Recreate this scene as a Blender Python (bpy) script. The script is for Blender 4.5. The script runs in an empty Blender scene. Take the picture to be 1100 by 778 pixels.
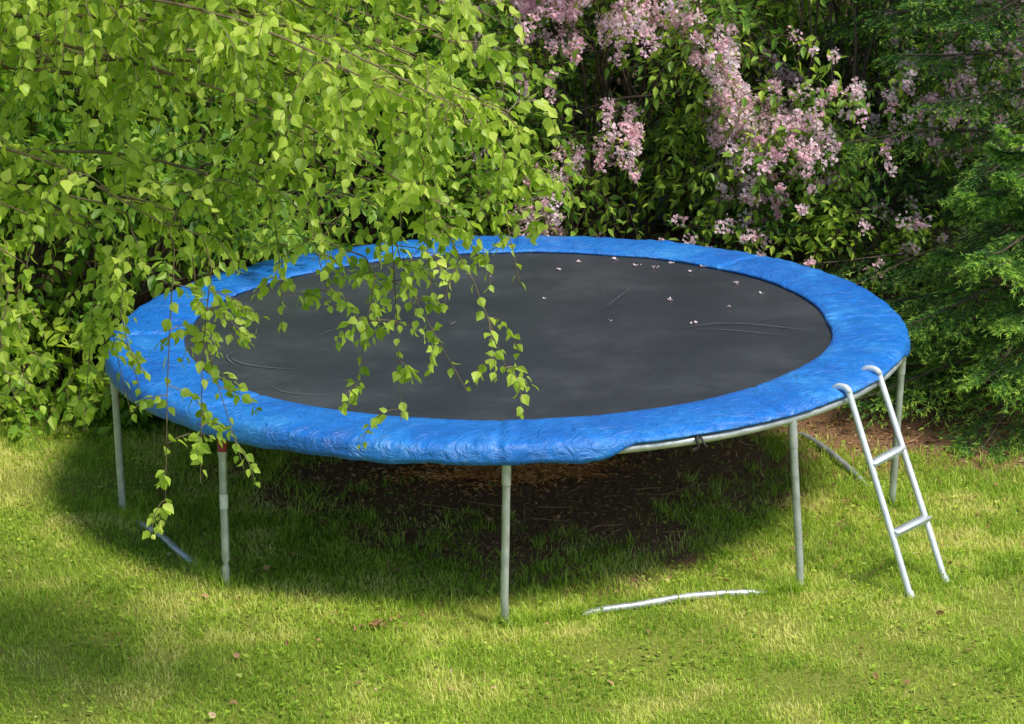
import bpy, math, numpy as np
from mathutils import Vector
rng=np.random.default_rng(11)
R=rng.random
def U(a,b,n=None): return rng.uniform(a,b,n)
def nrm(v): return v/np.maximum(np.linalg.norm(v,axis=-1,keepdims=True),1e-9)
scene=bpy.context.scene

# ---------------- noise helpers
LAT=rng.random((256,256))
def vnoise(x,y):
    x=np.asarray(x,float);y=np.asarray(y,float)
    xi=np.floor(x).astype(int);yi=np.floor(y).astype(int)
    fx=x-xi;fy=y-yi;fx=fx*fx*(3-2*fx);fy=fy*fy*(3-2*fy)
    a=LAT[xi%256,yi%256];b=LAT[(xi+1)%256,yi%256];c=LAT[xi%256,(yi+1)%256];d=LAT[(xi+1)%256,(yi+1)%256]
    return (a*(1-fx)+b*fx)*(1-fy)+(c*(1-fx)+d*fx)*fy
def fbm(x,y,o=4):
    s=0;a=.5;t=0
    for i in range(o):
        s=s+a*vnoise(x*2**i+17*i,y*2**i+31*i);t+=a;a*=.5
    return s/t
def sst(a,b,x):
    t=np.clip((x-a)/(b-a),0,1);return t*t*(3-2*t)
def height(x,y): return .05*(fbm(x*.7+5,y*.7+9,2)-.5)+.02*(fbm(x*3,y*3,2)-.5)
def soilm(x,y):
    n=fbm(x*1.6+40,y*1.6+12,4)-.5
    n2=fbm(x*6+4,y*6+12,3)-.5
    e=np.sqrt(((x-.15)/1.95)**2+((y-.35)/2.35)**2)+n*.6+n2*.5
    m1=1-sst(.45,1.05,e)
    yb=.95-.75*sst(1.3,2.2,x)+.45*sst(-1.2,-1.8,x)
    m2=sst(yb-.45,yb+.4,y+n*.8+n2*.5)
    return np.maximum(m1,m2)

# ---------------- mesh builder
class B:
    def __init__(s): s.v=[];s.f=[];s.r=[];s.n=0
    def add(s,v,f,r=None,mat=0):
        v=np.asarray(v,float).reshape(-1,3)
        if r is None: r=np.full(len(v),.5)
        s.v.append(v);s.r.append(np.broadcast_to(r,(len(v),)).astype(float))
        for a in (f if isinstance(f,list) else [f]):
            a=np.asarray(a,int)
            s.f.append((a+s.n,mat))
        s.n+=len(v)
    def obj(s,name,mats,smooth=False,parent=None):
        me=bpy.data.meshes.new(name)
        V=np.concatenate(s.v).astype(np.float32)
        me.vertices.add(len(V));me.vertices.foreach_set('co',V.ravel())
        li=np.concatenate([a.ravel() for a,_ in s.f]);lt=np.concatenate([np.full(len(a),a.shape[1]) for a,_ in s.f])
        mi=np.concatenate([np.full(len(a),m) for a,m in s.f])
        ls=np.concatenate([[0],np.cumsum(lt)[:-1]])
        me.loops.add(len(li));me.loops.foreach_set('vertex_index',li.astype(np.int32))
        me.polygons.add(len(lt));me.polygons.foreach_set('loop_start',ls.astype(np.int32))
        me.polygons.foreach_set('loop_total',lt.astype(np.int32))
        me.polygons.foreach_set('material_index',mi.astype(np.int32))
        me.polygons.foreach_set('use_smooth',np.full(len(lt),smooth))
        at=me.attributes.new('rnd','FLOAT','POINT');at.data.foreach_set('value',np.concatenate(s.r).astype(np.float32))
        for m in mats: me.materials.append(m)
        me.update(calc_edges=True);me.validate()
        o=bpy.data.objects.new(name,me);scene.collection.objects.link(o)
        if parent: o.parent=parent
        return o

def inst(b,T,faces,P,D,N,L,W,rnd,mat=0):
    n=len(P);T=np.asarray(T,float);k=len(T)
    D=nrm(D);S=nrm(np.cross(D,N));N=np.cross(S,D)
    L=np.broadcast_to(L,(n,))[:,None,None];W=np.broadcast_to(W,(n,))[:,None,None]
    V=P[:,None]+L*(T[None,:,0:1]*D[:,None]+T[None,:,1:2]*W*S[:,None]+T[None,:,2:3]*N[:,None])
    off=(np.arange(n)*k)[:,None,None]
    fs=[(np.asarray(f)[None]+off).reshape(-1,len(f[0])) for f in faces]
    b.add(V.reshape(-1,3),fs,np.repeat(rnd,k),mat)
LEAF2=([(0,0,0),(.33,.5,.07),(.7,.33,.0),(1,0,-.12),(.7,-.33,.0),(.33,-.5,.07)],[[(0,1,2,3),(0,3,4,5)]])
LEAFR=([(0,0,0),(.16,.36,.05),(.42,.5,.07),(.74,.25,-.02),(1,0,-.2),(.74,-.25,-.02),(.42,-.5,.07),(.16,-.36,.05),(.16,0,.0),(.42,0,-.02),(.74,0,-.09)],
 [[(0,1,8),(0,8,7),(10,3,4),(10,4,5)],[(8,1,2,9),(9,2,3,10),(8,9,6,7),(9,10,5,6)]])
NEED=([(0,.5,0),(1,0,0),(0,-.5,0)],[[(0,1,2)]])
BLADE=([(0,.5,0),(0,-.5,0),(.55,-.4,.06),(.55,.4,.06),(1,0,-.12)],[[(0,1,2,3)],[(3,2,4)]])

def mtube(b,PL,rad,sides=3,mat=0,rnd=.5):
    PL=np.asarray(PL,float);n,k,_=PL.shape
    rad=np.broadcast_to(rad,(n,k))
    t=np.gradient(PL,axis=1);t=nrm(t)
    mt=nrm(t.mean(axis=1,keepdims=True))
    ref=np.where(np.abs(mt[...,2:3])>.8,np.array([1.,.1,0]),np.array([0,0,1.]))
    s=nrm(np.cross(t,np.broadcast_to(ref,t.shape)));u=np.cross(s,t)
    a=np.arange(sides)*2*math.pi/sides
    V=PL[:,:,None]+rad[:,:,None,None]*(np.cos(a)[None,None,:,None]*s[:,:,None]+np.sin(a)[None,None,:,None]*u[:,:,None])
    idx=np.arange(n*k*sides).reshape(n,k,sides);nx=np.roll(idx,-1,axis=2)
    F=np.stack([idx[:,:-1],nx[:,:-1],nx[:,1:],idx[:,1:]],-1).reshape(-1,4)
    b.add(V.reshape(-1,3),[F],rnd,mat)
    if sides>=6:
        for i in range(n):
            for e,rev in ((0,True),(k-1,False)):
                c=V[i,e];f=list(range(sides))
                if rev:f=f[::-1]
                b.add(c,[np.array([f])],rnd,mat)
def smoothline(pts,n=24,closed=False):
    pts=np.asarray(pts,float);m=len(pts);out=[]
    P=np.vstack([2*pts[0]-pts[1],pts,2*pts[-1]-pts[-2]])
    T=np.linspace(0,m-1-1e-6,n)
    for t in T:
        i=int(t);f=t-i;a,bb,c,d=P[i],P[i+1],P[i+2],P[i+3]
        out.append(.5*(2*bb+(c-a)*f+(2*a-5*bb+4*c-d)*f*f+(3*bb-a-3*c+d)*f**3))
    return np.array(out)
def grow(S,D,L,droop,k=7,jit=.12):
    n=len(S);P=[S];d=nrm(D);L=np.broadcast_to(L,(n,))
    dr=np.broadcast_to(droop,(n,))
    for i in range(k-1):
        P.append(P[-1]+d*(L/(k-1))[:,None])
        d=d+rng.normal(0,jit,(n,3));d[:,2]-=dr;d=nrm(d)
    return np.stack(P,1)
def leafing(b,PL,per,T,L,W,mat=1,out=.9,hang=.35,rndc=None,s0=.1,jn=.5,face=0):
    n,k,_=PL.shape
    s=(np.arange(per)[None]+R((n,per)))/per;s=s0+(1-s0)*s
    f=s*(k-1-1e-6);i=f.astype(int);fr=(f-i)[...,None]
    row=np.arange(n)[:,None]
    P=PL[row,i]*(1-fr)+PL[row,i+1]*fr
    t=nrm(PL[row,i+1]-PL[row,i])
    ang=(np.arange(per)[None]*math.pi+R((n,1))*6.28+rng.normal(0,.7,(n,per)))
    a=nrm(np.cross(t,np.array([.3,.2,1.])));c=np.cross(t,a)
    side=np.cos(ang)[...,None]*a+np.sin(ang)[...,None]*c
    D=t*.6+side*out;D[...,2]-=hang;D+=rng.normal(0,.2,D.shape)
    N=rng.normal(0,jn,D.shape);N[...,2]+=1
    LL=L*U(.65,1.15,(n,per))*(1-.35*s**3)
    D=nrm(D)
    P=P+D*.012
    if rndc is None: rndc=R((n,1))*.5
    rr=np.clip(rndc+R((n,per))*.5,0,1)
    inst(b,*T,P.reshape(-1,3),D.reshape(-1,3),N.reshape(-1,3),LL.ravel(),W,rr.ravel(),mat)

# ---------------- materials
def newmat(name):
    m=bpy.data.materials.new(name);m.use_nodes=True;nt=m.node_tree;nt.nodes.clear()
    out=nt.nodes.new('ShaderNodeOutputMaterial');return m,nt,out
def nd(nt,t,ins=None,**kw):
    n=nt.nodes.new(t)
    for k,v in kw.items(): setattr(n,k,v)
    if ins:
        for k,v in ins.items():
            if isinstance(v,bpy.types.NodeSocket): nt.links.new(v,n.inputs[k])
            else: n.inputs[k].default_value=v
    return n
def ramp(nt,fac,stops):
    r=nt.nodes.new('ShaderNodeValToRGB');e=r.color_ramp.elements
    while len(e)<len(stops): e.new(.5)
    for x,(p,c) in zip(e,stops): x.position=p;x.color=(*c,1)
    nt.links.new(fac,r.inputs[0]);return r.outputs[0]
def leafmat(name,stops,trans=.35,rough=.5,nscale=2.5,namp=.35,spec=.35,tv=1.35):
    m,nt,out=newmat(name)
    at=nd(nt,'ShaderNodeAttribute',attribute_name='rnd')
    g=nd(nt,'ShaderNodeNewGeometry')
    no=nd(nt,'ShaderNodeTexNoise',{'Vector':g.outputs['Position'],'Scale':nscale,'Detail':3.})
    a=nd(nt,'ShaderNodeMath',{0:no.outputs[0],1:.5},operation='SUBTRACT')
    a=nd(nt,'ShaderNodeMath',{0:a.outputs[0],1:namp*2.5,2:at.outputs['Fac']},operation='MULTIPLY_ADD')
    c=ramp(nt,a.outputs[0],stops)
    p=nd(nt,'ShaderNodeBsdfPrincipled',{'Base Color':c,'Roughness':rough,'Specular IOR Level':spec})
    hs=nd(nt,'ShaderNodeHueSaturation',{'Saturation':1.05,'Value':tv,'Color':c})
    t=nd(nt,'ShaderNodeBsdfTranslucent',{'Color':hs.outputs[0]})
    mx=nd(nt,'ShaderNodeMixShader',{0:trans,1:p.outputs[0],2:t.outputs[0]})
    nt.links.new(mx.outputs[0],out.inputs[0]);return m
def surf(name,c1,c2,scale=6,rough=.5,metal=0,bump=.2,bscale=40,spec=.5,bdist=.01,det=5.,r2=None):
    m,nt,out=newmat(name)
    tc=nd(nt,'ShaderNodeTexCoord')
    no=nd(nt,'ShaderNodeTexNoise',{'Vector':tc.outputs['Object'],'Scale':scale,'Detail':det})
    c=ramp(nt,no.outputs[0],[(.35,c1),(.65,c2)])
    nb=nd(nt,'ShaderNodeTexNoise',{'Vector':tc.outputs['Object'],'Scale':bscale,'Detail':4.})
    bp=nd(nt,'ShaderNodeBump',{'Height':nb.outputs[0],'Strength':bump,'Distance':bdist})
    p=nd(nt,'ShaderNodeBsdfPrincipled',{'Base Color':c,'Roughness':rough,'Metallic':metal,'Specular IOR Level':spec,'Normal':bp.outputs[0]})
    if r2 is not None:
        mr=nd(nt,'ShaderNodeMapRange',{0:no.outputs[0],1:.3,2:.7,3:rough,4:r2});nt.links.new(mr.outputs[0],p.inputs['Roughness'])
    nt.links.new(p.outputs[0],out.inputs[0]);return m
M_birch=leafmat('birch_leaf',[(0,(.17,.30,.03)),(.45,(.42,.58,.07)),(1,(.70,.80,.17))],.48,.42,tv=1.3)
M_shrub=leafmat('shrub_leaf',[(0,(.06,.16,.02)),(.5,(.18,.35,.035)),(1,(.44,.58,.06))],.4,.45)
M_kolk=leafmat('flowering_leaf',[(0,(.045,.14,.025)),(.45,(.18,.36,.05)),(1,(.48,.64,.07))],.4,.42)
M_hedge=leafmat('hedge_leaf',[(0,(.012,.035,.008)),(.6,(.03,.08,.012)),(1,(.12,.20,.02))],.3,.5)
M_spruce=leafmat('spruce_needle',[(0,(.03,.11,.025)),(.4,(.12,.29,.045)),(1,(.48,.70,.10))],.3,.5)
M_flower=leafmat('pink_petal',[(0,(.86,.46,.58)),(.5,(.94,.67,.74)),(1,(.96,.85,.88))],.45,.6,namp=.1,tv=1.05)
M_bark=surf('brown_bark',(.035,.025,.016),(.11,.08,.05),20,.85,bump=.6)
M_twig=surf('birch_twig',(.10,.07,.035),(.22,.17,.09),20,.7,bump=.2)
M_birchbark=surf('birch_bark',(.10,.09,.08),(.62,.6,.56),7,.75,bump=.5)
M_grass=leafmat('grass_blade',[(0,(.13,.25,.02)),(.35,(.32,.49,.045)),(.7,(.52,.66,.09)),(1,(.78,.74,.26))],.38,.5,nscale=1.7,namp=.5,spec=.25)
M_litter=leafmat('dead_leaf',[(0,(.14,.07,.035)),(.5,(.34,.18,.09)),(.85,(.52,.31,.16)),(1,(.66,.50,.33))],.1,.8,namp=.1)
M_sunpatch=leafmat('sunpatch_needles',[(0,(.50,.20,.05)),(.5,(.80,.38,.10)),(1,(.9,.6,.25))],.1,.8,namp=.1)  # bright orange: sunlight on the ground put into the needle colour
M_steel=surf('galvanized_steel',(.42,.45,.46),(.60,.63,.64),14,.38,.55,.15,60,r2=.5)
M_alu=surf('ladder_metal',(.60,.65,.69),(.77,.82,.86),10,.4,.3,.1,60)
M_red=surf('red_tape',(.28,.02,.03),(.42,.04,.05),10,.5)
M_white=surf('paper_label',(.7,.72,.7),(.85,.85,.83),10,.6)
M_strap=surf('black_strap',(.01,.01,.012),(.03,.03,.03),10,.7)
# ground
m,nt,out=newmat('lawn_soil');M_ground=m
g=nd(nt,'ShaderNodeNewGeometry');at=nd(nt,'ShaderNodeAttribute',attribute_name='rnd')
n2=nd(nt,'ShaderNodeTexNoise',{'Vector':g.outputs['Position'],'Scale':45.,'Detail':8.,'Roughness':.75})
gr=ramp(nt,n2.outputs[0],[(.3,(.15,.20,.03)),(.55,(.32,.36,.06)),(.75,(.50,.46,.17))])
so=ramp(nt,n2.outputs[0],[(.3,(.10,.05,.03)),(.5,(.30,.165,.09)),(.68,(.44,.28,.16)),(.8,(.52,.38,.25))])
sm=nd(nt,'ShaderNodeMapRange',{0:at.outputs['Fac'],1:.15,2:.8,3:0.,4:1.})
mx=nd(nt,'ShaderNodeMix',{0:sm.outputs[0],6:gr,7:so},data_type='RGBA')
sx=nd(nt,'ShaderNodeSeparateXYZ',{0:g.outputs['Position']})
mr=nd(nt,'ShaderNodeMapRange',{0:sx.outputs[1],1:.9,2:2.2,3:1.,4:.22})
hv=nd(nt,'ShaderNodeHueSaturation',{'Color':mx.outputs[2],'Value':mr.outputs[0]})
bp=nd(nt,'ShaderNodeBump',{'Height':n2.outputs[0],'Strength':.9,'Distance':.03})
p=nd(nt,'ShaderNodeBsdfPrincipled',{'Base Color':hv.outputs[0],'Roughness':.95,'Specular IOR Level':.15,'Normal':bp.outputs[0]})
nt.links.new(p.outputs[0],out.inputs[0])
# blue vinyl
m,nt,out=newmat('blue_vinyl');M_pad=m
tc=nd(nt,'ShaderNodeTexCoord')
n1=nd(nt,'ShaderNodeTexNoise',{'Vector':tc.outputs['Object'],'Scale':2.0,'Detail':9.,'Roughness':.72,'Distortion':.4})
n2=nd(nt,'ShaderNodeTexNoise',{'Vector':tc.outputs['Object'],'Scale':9.,'Detail':8.,'Distortion':2.4,'Roughness':.6})
n3=nd(nt,'ShaderNodeTexNoise',{'Vector':tc.outputs['Object'],'Scale':60.,'Detail':3.})
c=ramp(nt,n1.outputs[0],[(.33,(.008,.125,.52)),(.52,(.014,.19,.64)),(.64,(.045,.29,.74)),(.76,(.20,.48,.82))])
d=ramp(nt,n2.outputs[0],[(.3,(.5,.6,.7)),(.43,(1,1,1)),(.75,(1,1,1))])
mx=nd(nt,'ShaderNodeMix',{0:.6,6:c,7:d},data_type='RGBA',blend_type='MULTIPLY')
b1=nd(nt,'ShaderNodeBump',{'Height':n2.outputs[0],'Strength':.85,'Distance':.028})
b2=nd(nt,'ShaderNodeBump',{'Height':n3.outputs[0],'Strength':.2,'Distance':.004,'Normal':b1.outputs[0]})
p=nd(nt,'ShaderNodeBsdfPrincipled',{'Base Color':mx.outputs[2],'Roughness':.28,'Specular IOR Level':.65,'Normal':b2.outputs[0]})
nt.links.new(p.outputs[0],out.inputs[0])
# mat
m,nt,out=newmat('woven_mat');M_mat=m
tc=nd(nt,'ShaderNodeTexCoord')
n1=nd(nt,'ShaderNodeTexNoise',{'Vector':tc.outputs['Object'],'Scale':1.3,'Detail':9.,'Roughness':.72})
n2=nd(nt,'ShaderNodeTexNoise',{'Vector':tc.outputs['Object'],'Scale':260.,'Detail':2.})
n4=nd(nt,'ShaderNodeTexNoise',{'Vector':tc.outputs['Object'],'Scale':38.,'Detail':6.,'Roughness':.8})
c=ramp(nt,n1.outputs[0],[(.3,(.018,.022,.026)),(.5,(.030,.035,.040)),(.72,(.060,.067,.073))])
sp=ramp(nt,n4.outputs[0],[(.62,(0,0,0)),(.78,(.10,.10,.095))])
ad=nd(nt,'ShaderNodeMix',{0:1.,6:c,7:sp},data_type='RGBA',blend_type='ADD')
bp=nd(nt,'ShaderNodeBump',{'Height':n2.outputs[0],'Strength':.3,'Distance':.002})
p=nd(nt,'ShaderNodeBsdfPrincipled',{'Base Color':ad.outputs[2],'Roughness':.5,'Specular IOR Level':.35,'Normal':bp.outputs[0]})
nt.links.new(p.outputs[0],out.inputs[0])
M_scuff=surf('mat_scuff',(.07,.08,.09),(.14,.15,.16),20,.7)

# ---------------- ground sheet
k=420;t=np.linspace(-1,1,k)
ax=4.5*t+np.sign(t)*np.abs(t)**9*75
gx,gy=np.meshgrid(ax,ax-.5,indexing='ij')
gz=height(gx,gy)
b=B();idx=np.arange(k*k).reshape(k,k)
F=np.stack([idx[:-1,:-1],idx[1:,:-1],idx[1:,1:],idx[:-1,1:]],-1).reshape(-1,4)
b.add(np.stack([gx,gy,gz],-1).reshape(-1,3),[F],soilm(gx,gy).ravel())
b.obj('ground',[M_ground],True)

# ---------------- grass
b=B()
def blades(x,y,Lm,Lx,w,lean=.5,rs=0,lmul=1.):
    n=len(x);P=np.stack([x,y,height(x,y)-.004],1)
    a=R(n)*6.283;D=np.stack([np.cos(a)*lean*R(n),np.sin(a)*lean*R(n),np.ones(n)],1)
    N=np.stack([-np.cos(a),-np.sin(a),np.full(n,.1)],1)+rng.normal(0,.3,(n,3))
    L=U(Lm,Lx,n)*lmul
    inst(b,*BLADE,P,D,N,L,w/L*U(.7,1.3,n),np.clip(rng.normal(.45,.2,n)+rs,0,1))
def scatter(n,x0,x1,y0,y1): return U(x0,x1,n),U(y0,y1,n)
x,y=scatter(380000,-3.6,3.6,-4.3,1.9)
pn=fbm(x*2.4+7,y*2.4,4)
dens=(1-soilm(x,y))**1.1*(.28+1.3*sst(.3,.62,pn))+.02
kp=R(len(x))<dens;x=x[kp];y=y[kp]
lm=.6+.9*fbm(x*1.6+80,y*1.6,3)
dry=.45*(sst(.46,.66,fbm(x*3.1+3,y*3.1+50,3)))
blades(x,y,.018,.05,.0042,1.2,dry-.03,lm)
x,y=scatter(90000,-9,9,-10,3)
kp=(R(len(x))<(1-soilm(x,y)))&~((np.abs(x)<3.6)&(y>-4.3)&(y<1.9));x=x[kp];y=y[kp]
blades(x,y,.03,.07,.009,1.0)
feet=[(-2.03,-.47),(-1.375,-1.6),(-.01,-2.09),(1.43,-1.62),(2.05,-.32),(1.96,-1.76),(2.16,-1.55)]
tx,ty=scatter(3000,-3.2,3.4,-2.4,1.0)
mm=soilm(tx,ty);kp=(mm>.1)&(mm<.985)&(R(len(tx))<.24+.36*(mm<.6));tx=tx[kp];ty=ty[kp]
for f in feet:
    tx=np.append(tx,f[0]+rng.normal(0,.07,12));ty=np.append(ty,f[1]+rng.normal(0,.06,12))
for A,C in (((-.01,-2.09),(1.43,-1.64)),((-1.375,-1.6),(-2.03,-.47))):
    A=np.array(A);C=np.array(C)
    for s in np.concatenate([U(0,.24,22),U(.83,1,14),U(.22,.85,10)]):
        p_=A+(C-A)*s+rng.normal(0,.012,2)-np.array([0,.03]);tx=np.append(tx,p_[0]);ty=np.append(ty,p_[1])
q=14;xx=np.repeat(tx,q)+rng.normal(0,.022,len(tx)*q);yy=np.repeat(ty,q)+rng.normal(0,.022,len(tx)*q)
blades(xx,yy,.035,.11,.0042,1.1,-.05)
x,y=scatter(13000,-3.6,3.6,-4.3,1.2);kp=(R(len(x))<(1-soilm(x,y)*.88)*sst(.35,.7,fbm(x*3+9,y*3,2))*1.3);x=x[kp];y=y[kp];n=len(x)
P=np.stack([x,y,height(x,y)+U(.008,.03,n)],1);a=R(n)*6.283
inst(b,*LEAF2,P,np.stack([np.cos(a),np.sin(a),U(-.1,.5,n)],1),np.array([0,0,1.])+rng.normal(0,.3,(n,3)),U(.014,.034,n),.75,np.clip(rng.normal(.35,.2,n),0,1))
b.obj('grass',[M_grass])

# ---------------- leaf litter and painted sun patch
b=B()
x,y=scatter(32000,-4,4,-2.6,4.5);kp=R(len(x))<soilm(x,y)**1.3*(1-.6*(y>1.8))+.015;x=x[kp];y=y[kp];n=len(x)
P=np.stack([x,y,height(x,y)+U(.0,.018,n)],1);a=R(n)*6.283
inst(b,*LEAF2,P,np.stack([np.cos(a),np.sin(a),rng.normal(0,.3,n)],1),np.array([0,0,1.])+rng.normal(0,.5,(n,3)),U(.012,.045,n),U(.15,.7,n),np.clip(rng.normal(.42,.22,n)-.35*(y>1.4),0,1))
n=80;x,y=scatter(n,-3.3,3.3,-3.8,-1)
P=np.stack([x,y,height(x,y)+.022],1);a=R(n)*6.283
inst(b,*LEAFR,P,np.stack([np.cos(a),np.sin(a),rng.normal(0,.3,n)],1),np.array([0,0,1.])+rng.normal(0,.5,(n,3)),U(.02,.055,n),.6,U(.3,1,n))
n=16;P=np.array([-.62,-2.2,.03])+rng.normal(0,1,(n,3))*[.07,.03,.008];a=R(n)*6.283
inst(b,*LEAFR,P,np.stack([np.cos(a),np.sin(a),rng.normal(0,.4,n)],1),np.array([0,0,1.])+rng.normal(0,.5,(n,3)),U(.03,.07,n),.6,U(.3,.9,n))
n=350;x,y=scatter(n,-2,3,-1.6,2.5);S=np.stack([x,y,height(x,y)+.012],1);a=R(n)*6.283
mtube(b,grow(S,np.stack([np.cos(a),np.sin(a),np.zeros(n)],1),U(.06,.25,n),0,4,.1),.003,3,0,.6)
n=9000;x=rng.normal(.0,.26,n);y=rng.normal(.24,.11,n)+.2*(x-.1);kp=R(n)<sst(.3,.55,fbm(x*5+3,y*9,3));x=x[kp];y=y[kp];n=len(x)  # needle drift added under the mat, coloured as a sunlit spot
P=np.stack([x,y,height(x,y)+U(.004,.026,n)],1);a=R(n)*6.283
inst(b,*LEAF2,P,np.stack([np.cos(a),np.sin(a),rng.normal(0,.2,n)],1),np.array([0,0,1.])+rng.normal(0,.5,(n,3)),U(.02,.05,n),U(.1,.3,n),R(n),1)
b.obj('leaf_litter_sunpatch',[M_litter,M_sunpatch])

# ---------------- trampoline
ZR=.885;TILT=.017
def rim(phi,r,dz): 
    x=r*np.sin(phi);y=-r*np.cos(phi);return np.stack([x,y,ZR+TILT*x+dz+0*x],-1)
E=bpy.data.objects.new('trampoline',None);scene.collection.objects.link(E)
b=B();nr,na=30,180
rr=np.linspace(0.001,1.76,nr);ph=np.linspace(0,2*math.pi,na,endpoint=False)
RR,PH=np.meshgrid(rr,ph,indexing='ij')
dz=-.012-.03*(1-(RR/1.76)**2)+.006*(fbm(RR*np.cos(PH)*2+30,RR*np.sin(PH)*2+30,2)-.5)
V=rim(PH,RR,dz);idx=np.arange(nr*na).reshape(nr,na);nx=np.roll(idx,-1,1)
b.add(V.reshape(-1,3),[np.stack([idx[:-1],idx[1:],nx[1:],nx[:-1]],-1).reshape(-1,4)])
b.obj('bounce_mat',[M_mat],True,E)
b=B()
for (cx,cy,rad,a0,a1,w) in [(1.0,-.5,.75,.6,1.5,.004),(.8,-.75,.95,.75,1.35,.003),(1.15,-.2,.35,1.0,2.4,.003),(-1.0,-.3,.5,3.6,4.6,.004),(-1.05,-.5,.4,2.6,3.6,.003),(-.2,.9,.9,-.6,.1,.003),(.2,-.3,1.2,2.5,2.9,.003),(-.9,-.95,.3,3.4,4.8,.003)]:
    aa=np.linspace(a0,a1,26);x=cx+rad*np.cos(aa)*(1+.05*np.sin(5*aa));y=cy+rad*.8*np.sin(aa)
    r=np.hypot(x,y);kk=r<1.68;x,y,r=x[kk],y[kk],r[kk]
    if len(x)<4: continue
    z=ZR+TILT*x-.0055-.03*(1-(r/1.76)**2)
    t=nrm(np.gradient(np.stack([x,y],1),axis=0));sd=np.stack([-t[:,1],t[:,0],0*x],1)*w*np.sin(np.linspace(.1,3.04,len(x)))[:,None]
    P=np.stack([x,y,z],1);V=np.concatenate([P+sd,P-sd]);m_=len(x);i=np.arange(m_-1)
    b.add(V,[np.stack([i,i+1,i+1+m_,i+m_],1)])
b.obj('mat_scuffs',[M_scuff],False,E)
# pad
b=B();na=1440;ph=np.linspace(0,2*math.pi,na,endpoint=False)
prof=[(1.735,-.016,0),(1.72,-.006,0),(1.73,.004,0),(1.76,.009,0),(1.80,.012,0),(1.84,.014,0),(1.88,.015,0),(1.92,.016,0),(1.96,.016,0),(2.0,.015,0),(2.04,.013,0),(2.085,.008,0),(2.112,-.004,.1),(2.126,-.022,.6),(2.132,-.045,1),(2.135,-.067,1),(2.137,-.09,1),(2.13,-.09,1),(2.12,-.03,.3),(1.9,-.014,0)]
deg=((np.degrees(ph)+180)%360)-180
short=1-.72*(sst(12,17,deg)*(1-sst(72,80,deg)))
seams=np.array([-1,45,92,135,179,-133,-88,-45]);
ds=np.min(np.abs(((deg[:,None]-seams[None]+180)%360)-180),axis=1)
sd=np.exp(-(ds/.6)**2)
V=[]
cx,cy=np.cos(ph),np.sin(ph)
for i,(r,z,s) in enumerate(prof):
    wr=fbm(cx*12+50+r*3,cy*12+50,4)-.5
    w2=fbm(cx*30+9+r*9,cy*30+90+r*5,3)-.5
    w3=fbm(cx*3+70,cy*3+70,2)-.5
    rr=r+(.035*w3 if i<3 else 0)+(.012*wr if i<4 else 0)+s*(.018*wr+.010*w2)
    if 3<=i<=12: zz=z+.016*wr+.013*w2-.012*sd+.006*w3
    elif i<3: zz=z+.008*wr-.006*sd
    else:
        zz=z*short*(1+(.25*wr+.2*(fbm(cx*9+3,cy*9+3,3)-.5) if z<-.05 else 0))
        rr=rr-.006*sd
        rr=rr-(1-short)*.012
    V.append(rim(ph,rr,zz))
V=np.stack(V,0);kq=len(prof);idx=np.arange(kq*na).reshape(kq,na)
nx=np.roll(idx,-1,1)
F=np.stack([idx,np.roll(idx,-1,0),np.roll(nx,-1,0),nx],-1).reshape(-1,4)
b.add(V.reshape(-1,3),[F]);b.obj('safety_pad',[M_pad],True,E)
# frame
b=B();ph2=np.linspace(0,2*math.pi,181)
RT=2.10
mtube(b,rim(ph2,np.full(181,RT),-.055)[None],.0215,12)
b.obj('frame_ring',[M_steel],True,E)
b=B();ps=np.radians(np.arange(0,360,4.5))
mtube(b,np.stack([rim(ps,np.full(len(ps),1.76),-.02),rim(ps,np.full(len(ps),1.92),-.03),rim(ps,np.full(len(ps),2.09),-.05)],1),.009,6)
b.obj('springs',[M_steel],True,E)
def toprim(deg): return rim(np.radians(np.array(deg,float)),np.array(RT),-.06)
pairs=[(0,(-.01,-2.09),41,(1.43,-1.64)),(-41,(-1.375,-1.6),-77.5,(-2.03,-.47)),(80.5,(2.05,-.32),124,(1.62,1.1)),(-127,(-1.6,1.25),-178,(-.1,2.08))]
li=0
for a1,f1,a2,f2 in pairs:
    t1,t2=toprim(a1),toprim(a2);g1=np.array([*f1,.0]);g2=np.array([*f2,.0])
    li+=1;b=B()
    c=(g2-g1)
    h1=np.array([0,0,.08])
    hz=lambda p,d:p+np.array([0,0,float(height(p[0],p[1]))+d])
    pts=[t1,t1*.5+(g1+h1)*.5,g1+h1,g1+c*.015+np.array([0,0,-.02]),hz(g1+c*.09,-.035),hz(g1+c*.22,-.016),hz(g1+c*.33+np.array([0,-.02,0]),.012),hz(g1+c*.45+np.array([0,-.03,0]),.02),hz(g1+c*.62,.022),hz(g1+c*.82,.006),hz(g2-c*.08,-.025),g2-c*.015+np.array([0,0,-.01]),g2+h1,t2*.5+(g2+h1)*.5,t2]
    mtube(b,smoothline(pts,110)[None],.0195,12)
    for tt,gg in ((t1,g1),(t2,g2)):
        d=nrm(gg+h1-tt);L0=.14
        mtube(b,np.stack([tt+d*.0,tt+d*L0])[None],.0225,12)
    b.obj('leg_%d'%li,[M_steel],True,E)
t1=toprim(-41);g1=np.array([-1.375,-1.6,.1]);d=g1-t1
b=B();mtube(b,np.stack([t1+d*.03,t1+d*.16])[None],.0240,12,0)
mtube(b,np.stack([t1+d*.47,t1+d*.57])[None],.0206,12,1)
b.obj('tape_and_label',[M_red,M_white],True,E)
b=B();s=rim(np.radians(np.array(25.)),np.array(2.125),-.03)
mtube(b,smoothline([s+[0,.02,.01],s+[0,-.012,-.02],s+[.004,-.012,-.05],s+[-.02,-.014,-.066]],10)[None],.008,6)
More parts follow.
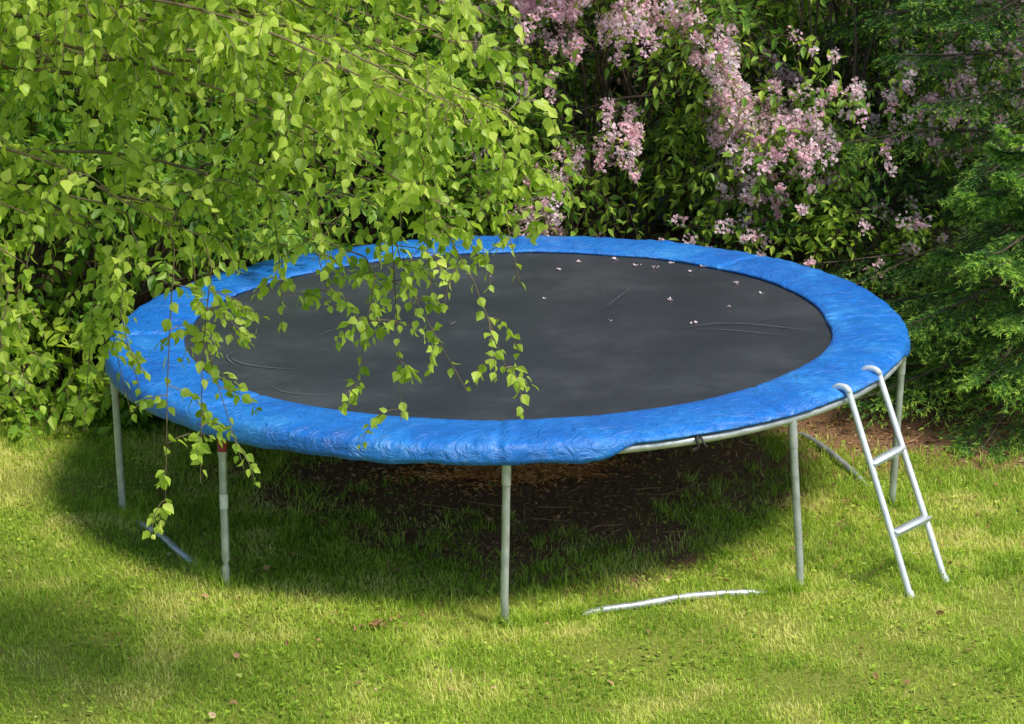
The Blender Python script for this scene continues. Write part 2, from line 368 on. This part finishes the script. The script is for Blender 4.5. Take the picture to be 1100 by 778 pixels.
mtube(b,smoothline([s+[0.01,.02,.01],s+[0.03,-.015,-.03],s+[.045,-.014,-.05]],8)[None],.006,6)
b.obj('strap',[M_strap],True,E)

# ---------------- ladder
b=B()
topL=np.array([1.64,-1.31,.0]);topR=np.array([1.82,-1.0,.0]);fL=np.array([1.96,-1.76,0.]);fR=np.array([2.16,-1.55,0.])
for T_,F_ in ((topL,fL),(topR,fR)):
    T_=T_.copy();T_[2]=ZR+TILT*T_[0]-.028
    rad=nrm(np.array([T_[0],T_[1],0]))
    pts=[T_-rad*.05+[0,0,.020],T_-rad*.01+[0,0,.048],T_+rad*.04+[0,0,.040]]
    a=T_+rad*.065+np.array([0,0,-.02]);pts+=[a,a+(F_-a)*.35,a+(F_-a)*.7,F_+[0,0,-.01]]
    mtube(b,smoothline(pts,50)[None],.0165,12)
    mtube(b,np.stack([F_+(a-F_)*.03,F_-(a-F_)*.005])[None],.0195,10)
for tt in (.355,.69):
    A=topL+[0,0,.9]+(fL-topL-[0,0,.9])*tt;C=topR+[0,0,.9]+(fR-topR-[0,0,.9])*tt
    rl=nrm(np.array([A[0],A[1],0]))
    A=A+rl*.03;C=C+rl*.03
    mtube(b,np.stack([A,C])[None],.0165,12)
    e=nrm(C-A);w=np.cross(e,[0,0,1.])*.026
    V=[A-w+[0,0,.017],C-w+[0,0,.017],C+w+[0,0,.017],A+w+[0,0,.017],A-w+[0,0,.009],C-w+[0,0,.009],C+w+[0,0,.009],A+w+[0,0,.009]]
    b.add(np.array(V),[np.array([(0,1,2,3),(7,6,5,4),(0,4,5,1),(2,6,7,3),(1,5,6,2),(3,7,4,0)])])
b.obj('trampoline_ladder',[M_alu],True)

# petals fallen on the mat
b=B()
pp=[(.75,1.35),(.85,1.3),(.95,1.38),(1.05,1.2),(1.12,1.28),(1.3,.9),(.9,.6),(.62,1.5),(.3,1.3),(.4,1.45),(1.22,.4),(1.42,.65),(-.45,1.5),(-.1,1.2),(.2,.7),(.55,.2),(1.0,.1),(-.3,.2),(-.6,.9)]
for i,(x,y) in enumerate(pp):
    n=5 if i<9 else 2
    r2=(x*x+y*y)/1.76**2;z=ZR+TILT*x-.004-.03*(1-r2)
    a=R(n)*6.28
    inst(b,*LEAFR,np.tile([x,y,z],(n,1))+rng.normal(0,.008,(n,3))*[1,1,.3],np.stack([np.cos(a),np.sin(a),U(.1,.9,n)],1),np.array([0,0,1.])+rng.normal(0,.3,(n,3)),U(.012,.025,n),.8,U(.6,1,n))
b.obj('fallen_petals',[M_flower])

# ---------------- shrubs
def shrub(name,c,rx,ry,h,nsh,leafL,leafW,mat,nst=14,per=12,shL=(.3,.55),droop=.18,nclump=30,base=.15,T=LEAF2,flowers=None,jn=.5,spread=.15,low=0):
    b=B();c=np.array(c,float)
    a=R(nst)*6.283;S=np.stack([c[0]+.15*rx*np.cos(a),c[1]+.15*ry*np.sin(a),np.full(nst,-.02)],1)
    D=np.stack([np.cos(a)*.45*rx,np.sin(a)*.45*ry,np.full(nst,h*.8)],1)
    st=grow(S,D,h*U(.75,1.,nst),.03,10,.09);mtube(b,st,np.linspace(.022,.006,10),5,0)
    u=rng.normal(0,1,(nclump,3));u=nrm(u);u[:,2]=np.abs(u[:,2])*1.15-.15
    rad=U(.55,.95,nclump)[:,None]
    C=c+u*rad*np.array([rx,ry,h*.62])+np.array([0,0,h*.35])
    C[:,2]=np.clip(C[:,2],base,None)
    if low:
        a=U(math.pi*.95,math.pi*2.05,low);C=np.vstack([C,np.stack([c[0]+np.cos(a)*rx*.85,c[1]+np.sin(a)*ry*.85,U(.12,.5,low)],1)]);nclump+=low
    j=rng.integers(0,nst,nclump);st0=st[j,rng.integers(1,6,nclump)]
    mid=(st0+C)/2+np.array([0,0,.12*h])
    tt=np.linspace(0,1,7)[None,:,None]
    mtube(b,(1-tt)**2*st0[:,None]+2*tt*(1-tt)*mid[:,None]+tt**2*C[:,None],np.linspace(.012,.004,7),4,0)
    j=rng.integers(0,nclump,nsh)
    S=C[j]+rng.normal(0,1,(nsh,3))*np.array([rx,ry,h*.5])*spread
    S[:,2]=np.maximum(S[:,2],.04)
    D=nrm((S-c-np.array([0,0,h*.3]))/np.array([rx,ry,h]))+np.array([0,-.1,.45])+rng.normal(0,.35,(nsh,3))
    PL=grow(S,D,U(*shL,nsh),droop,7,.08)
    PL[...,2]=np.maximum(PL[...,2],.02)
    mtube(b,PL,np.linspace(.004,.0015,7),3,0)
    cr=(R(nclump)*.45)[j][:,None]+R((nsh,1))*.2
    leafing(b,PL,per,T,leafL,leafW,1,rndc=cr,jn=jn)
    mats=[M_bark,mat]
    if flowers:
        mats.append(M_flower)
        nf,test=flowers
        cand=PL[:,3:].reshape(-1,3);cand=cand[rng.permutation(len(cand))]
        cand=cand[test(cand)][:nf];q=26
        cand=cand+np.array([0,-.07,.05])
        Q=np.repeat(cand,q,0)+nrm(rng.normal(0,1,(len(cand)*q,3)))*np.repeat(U(.025,.065,len(cand)),q)[:,None]*U(.5,1,len(cand)*q)[:,None]
        dd=rng.normal(0,1,Q.shape)
        inst(b,*LEAF2,Q,dd,rng.normal(0,1,Q.shape),U(.018,.031,len(Q)),.9,np.clip(np.repeat(R(len(cand))*.6,q)+R(len(Q))*.5,0,1),2)
    return b.obj(name,mats)
shrub('leafy_shrub',(-2.5,2.1,0),1.35,.95,2.3,1500,.105,.55,M_shrub,per=11,base=.12,nclump=38,low=14)
shrub('leafy_shrub',(-1.1,3.2,0),1.2,1.0,2.3,1000,.10,.5,M_shrub,per=11,base=.5,nclump=30)
shrub('leafy_shrub',(-3.9,2.4,0),1.2,1.2,2.8,800,.105,.55,M_shrub,per=11,low=8)
fz=lambda p,t=.44:fbm(p[:,0]*1.9+11,p[:,2]*2.2+4,3)>t
shrub('flowering_shrub',(.75,4.1,0),1.35,1.05,3.0,1100,.085,.5,M_kolk,per=9,droop=.3,base=.75,nclump=30,shL=(.35,.7),spread=.13,flowers=(1150,lambda p:(p[:,1]<4.1)&(p[:,0]<1.9)&(p[:,2]>.55)&fz(p,.40)))
shrub('flowering_shrub',(2.1,3.6,0),1.1,1.0,2.9,1050,.09,.5,M_kolk,per=9,droop=.28,base=.7,nclump=30,shL=(.35,.7),spread=.13,flowers=(430,lambda p:(p[:,1]<3.6)&fz(p,.46)))
shrub('flowering_shrub',(1.95,2.75,0),.6,.4,1.0,230,.08,.5,M_kolk,per=9,nclump=12,flowers=(75,lambda p:p[:,2]>.5))
# tall hedge mass behind
b=B();n=7600
S=np.stack([U(-8,8,n),U(5.0,7.5,n),np.where(np.arange(n)<5200,U(.05,4.6,n),U(.03,1.8,n))],1)
S[:,1]+=.5*np.sin(S[:,0]*1.7)+.4*np.sin(S[:,2]*2.1+S[:,0])
PL=grow(S,np.array([0,-.8,.4])+rng.normal(0,.4,(n,3)),U(.3,.6,n),.2,6);PL[...,2]=np.maximum(PL[...,2],.02)
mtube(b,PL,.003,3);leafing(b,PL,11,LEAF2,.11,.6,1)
for x0 in np.arange(-7.5,8,.8):
    mtube(b,grow(np.array([[x0,6.2+.4*math.sin(x0*3),-.05]]),np.array([[U(-.1,.1),U(-.1,.1),1]]),4.3,0,10,.06),np.linspace(.06,.015,10),6)
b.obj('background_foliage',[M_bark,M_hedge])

# ---------------- spruces
def spruce(name,c,h,rb,nb,seed_tip=0.,zmin=.1,dens=1.,nl=1.):
    b=B();c=np.array(c,float)
    tr=np.stack([c+np.array([.02*math.sin(i),.02*math.cos(i*2),h*i/9]) for i in range(10)])
    mtube(b,tr[None],np.linspace(.09*h/5,.01,10),8)
    fr=(np.arange(nb)+R(nb))/nb;z=zmin+(h-zmin)*(fr**1.25)*.97
    a=np.arange(nb)*2.399+rng.normal(0,.2,nb)
    L=rb*(1-z/h)**.8*U(.8,1.1,nb)+.12
    S=np.stack([c[0]+0*z,c[1]+0*z,z],1);D=np.stack([np.cos(a),np.sin(a),U(-.05,.3,nb)],1)
    K=12;PL=grow(S,D,L,.045,K,.035);PL[:,-3:,2]+=np.array([.01,.03,.06]);PL[...,2]=np.maximum(PL[...,2],.03)
    mtube(b,PL,np.linspace(.012,.003,K),4)
    q=26
    s=.12+.86*(np.arange(q)[None]+R((nb,q)))/q;f=s*(K-1.001);i=f.astype(int);w=(f-i)[...,None];row=np.arange(nb)[:,None]
    P=PL[row,i]*(1-w)+PL[row,i+1]*w;t=nrm(PL[row,i+1]-PL[row,i])
    sd=nrm(np.cross(t,np.array([0,0,1.])))*np.where(np.arange(q)%2,1,-1)[None,:,None]
    D2=t*.75+sd*.8+rng.normal(0,.12,t.shape);D2[...,2]-=.18
    L2=(.12+.30*np.sin(np.clip(1.05-s,0,1)*2.2))*np.clip(L,.3,1.1)[:,None]*U(.7,1.1,(nb,q))
    P=P.reshape(-1,3);T2=grow(P,D2.reshape(-1,3),L2.ravel(),.07,6,.05)
    T2[...,2]=np.maximum(T2[...,2],.02)
    mtube(b,T2,np.linspace(.0035,.0015,6),3)
    q3=6;n2=len(T2);s3=.2+.75*(np.arange(q3)[None]+R((n2,q3)))/q3;f=s3*4.999;i=f.astype(int);w=(f-i)[...,None];row=np.arange(n2)[:,None]
    P3=T2[row,i]*(1-w)+T2[row,i+1]*w;t=nrm(T2[row,i+1]-T2[row,i]);sd=nrm(np.cross(t,np.array([0,0,1.])))*np.where(np.arange(q3)%2,1,-1)[None,:,None]
    D3=t*.8+sd*.7+rng.normal(0,.15,t.shape)
    T3=grow(P3.reshape(-1,3),D3.reshape(-1,3),(U(.3,.5,(n2,q3))*L2.reshape(-1,1)).ravel()*(1-.3*s3.ravel()),.06,6,.04)
    for TT,m in ((T2,int(34*dens)),(T3,int(16*dens))):
        n=len(TT);s=R((n,m));f=s*4.999;i=f.astype(int);w=(f-i)[...,None];row=np.arange(n)[:,None]
        Pn=TT[row,i]*(1-w)+TT[row,i+1]*w;t=nrm(TT[row,i+1]-TT[row,i])
        rd=rng.normal(0,1,Pn.shape);rd[...,2]*=.6;rd[...,2]+=.15;Dn=t*.85+nrm(rd)*.75
        rn=np.clip(-.05+.95*s**2+R((n,m))*.2+(R((n,1))-.5)*.4+seed_tip,0,1)
        inst(b,*NEED,Pn.reshape(-1,3),Dn.reshape(-1,3),rng.normal(0,1,(n*m,3)),U(.018,.030,n*m)*nl,.24,rn.ravel(),1)
    return b.obj(name,[M_bark,M_spruce])
spruce('spruce_tree',(3.5,2.9,0),5.5,1.85,110,-.15,.5,1.1)
spruce('spruce_tree',(3.1,1.35,0),1.75,1.25,48,.12,.08,1.3,1.2)

# ---------------- birch with hanging branches
b=B()
base=np.array([-3.9,-2.7,-.05])
trunk=smoothline([base,base+[.08,.02,1.5],base+[-.02,.0,3.2],base+[.15,.05,5.],base+[.3,0,7.2]],24)
mtube(b,trunk[None],np.linspace(.13,.025,24),10,2)
limbs=[];ends=[]
for i in range(52):
    xe=U(-3.3,.0);ye=U(-4.3,-2.3);ze=U(2.4,4.0)
    ends.append((xe,ye,ze))
ends+=[(.02,-3.5,2.72),(-.1,-3.3,2.95),(-.35,-3.6,2.6),(-.6,-3.4,2.5),(-1.0,-3.5,2.4),(-1.35,-3.7,2.3),(-1.7,-3.3,2.2),(-.25,-3.0,3.2),(-1.9,-3.9,2.2),(-2.1,-3.4,2.1)]
for (xe,ye,ze) in ends:
    if xe>-.3 and ze>3.3: xe-=.5
    zt=min(6.3,max(1.9,ze+U(-.4,.8)));s=trunk[int(np.clip(zt/7.2*23,0,23))]
    e=np.array([xe,ye,ze]);ln=np.linalg.norm(e-s)
    m1=s+(e-s)*.35+[0,0,.16*ln];m2=s+(e-s)*.75+[0,0,.11*ln]
    limbs.append(smoothline([s,m1,m2,e],16))
LP=np.stack(limbs)
mtube(b,LP,np.linspace(.016,.0025,16),5,0)
n=34;a=U(1.6,4.7,n);ii=rng.integers(8,23,n)
FL=grow(trunk[ii],np.stack([np.cos(a),np.sin(a),U(.2,.9,n)],1),U(1.2,2.2,n),.1,16,.05)
mtube(b,FL,np.linspace(.022,.004,16),5,0)
def hang(PL,n,lo=.35,L=(.3,.75),droop=.33):
    i=rng.integers(0,len(PL),n);f=(lo+(1-lo)*R(n)**.8)*14.99;k_=f.astype(int);w=(f-k_)[:,None]
    S=PL[i,k_]*(1-w)+PL[i,k_+1]*w;D=rng.normal(0,.7,(n,3));D[:,2]=U(-.4,.5,n)
    return grow(S,D,U(*L,n),droop,8,.1)
H1=hang(LP,1250,L=(.25,.65));H2=hang(FL,420)
strands=[((.02,-3.5,2.7),(.19,-3.45,2.22)),((-.02,-3.5,2.6),(.06,-3.5,2.0)),((-.45,-3.5,2.5),(.02,-3.6,1.62)),((-.5,-3.5,2.4),(-.43,-3.6,1.45)),((-.5,-3.45,2.3),(-.16,-3.55,1.57)),((-.55,-3.5,2.1),(-.62,-3.6,1.55)),
 ((-1.35,-3.6,2.3),(-1.40,-3.7,1.05)),((-1.3,-3.6,2.3),(-1.08,-3.6,1.25)),((-1.2,-3.6,2.2),(-1.25,-3.7,1.22)),((-1.7,-3.4,2.2),(-1.75,-3.5,1.38)),((-1.6,-3.4,2.2),(-1.55,-3.5,1.45)),((-2.0,-3.7,2.1),(-1.85,-3.8,1.35)),
 ((-1.0,-3.4,2.4),(-.92,-3.5,1.8)),((-.8,-3.4,2.4),(-.72,-3.5,1.95)),((-2.1,-3.4,2.1),(-2.15,-3.5,1.5)),((-.2,-3.3,2.8),(-.25,-3.4,2.05)),((-.35,-3.6,2.6),(-.3,-3.6,2.0)),
 ((-1.5,-3.6,2.3),(-1.48,-3.7,1.6)),((-1.9,-3.6,2.3),(-1.95,-3.7,1.6)),((-1.15,-3.4,2.4),(-1.1,-3.5,1.75)),((-.05,-3.3,2.9),(.1,-3.4,2.35)),((-.3,-3.4,2.9),(-.1,-3.4,2.3))]
ST=[]
for s,e in strands:
    s=np.array(s);e=np.array(e)
    m_=(s+e)/2+np.array([rng.normal(0,.05),rng.normal(0,.05),.05]);s2=s+np.array([-.25,0,.1])
    ST.append(smoothline([s2,s,m_,e],8))
ST=np.stack(ST);mtube(b,ST,np.linspace(.004,.0015,8),4,0)
i=np.repeat(np.arange(len(ST)),8);f=U(.35,.97,len(i))*6.99;k_=f.astype(int);w=(f-k_)[:,None]
S=ST[i,k_]*(1-w)+ST[i,k_+1]*w;D=rng.normal(0,.8,(len(i),3));D[:,2]=U(-.3,.3,len(i))
SS=grow(S,D,U(.1,.3,len(i)),.2,8,.08)
for PL,per,ll in ((H1,14,.064),(H2,15,.062),(ST,22,.060),(SS,9,.055)):
    mtube(b,PL,np.linspace(.0028,.0012,8),3,0)
    leafing(b,PL,per,LEAFR,ll,.8,1,out=.8,hang=.6,jn=.9)
b.obj('birch_tree',[M_twig,M_birch,M_birchbark],False)

# ---------------- light, sky, camera
w=bpy.data.worlds.new('World');scene.world=w;w.use_nodes=True;nt=w.node_tree
bg=nt.nodes['Background'];sky=nt.nodes.new('ShaderNodeTexSky');sky.sky_type='NISHITA';sky.sun_disc=False
el=math.radians(58);az=math.radians(124)  # clockwise from +Y
sky.sun_elevation=el;sky.sun_rotation=az
nt.links.new(sky.outputs[0],bg.inputs[0]);bg.inputs[1].default_value=.15
sd=Vector((math.sin(az)*math.cos(el),math.cos(az)*math.cos(el),math.sin(el)))
l=bpy.data.lights.new('sun','SUN');l.energy=4.6;l.angle=math.radians(14);l.color=(1,.93,.82)
o=bpy.data.objects.new('sun',l);o.rotation_euler=(-sd).to_track_quat('-Z','Y').to_euler();scene.collection.objects.link(o)
cam=bpy.data.cameras.new('camera');cam.sensor_width=36;cam.lens=36*3120/1100;cam.clip_end=500
o=bpy.data.objects.new('camera',cam);o.location=(.025,-15,4.93);o.rotation_euler=(math.radians(90-15.79),0,0)
scene.collection.objects.link(o);scene.camera=o
scene.view_settings.view_transform='Standard';scene.view_settings.look='None';scene.view_settings.exposure=0
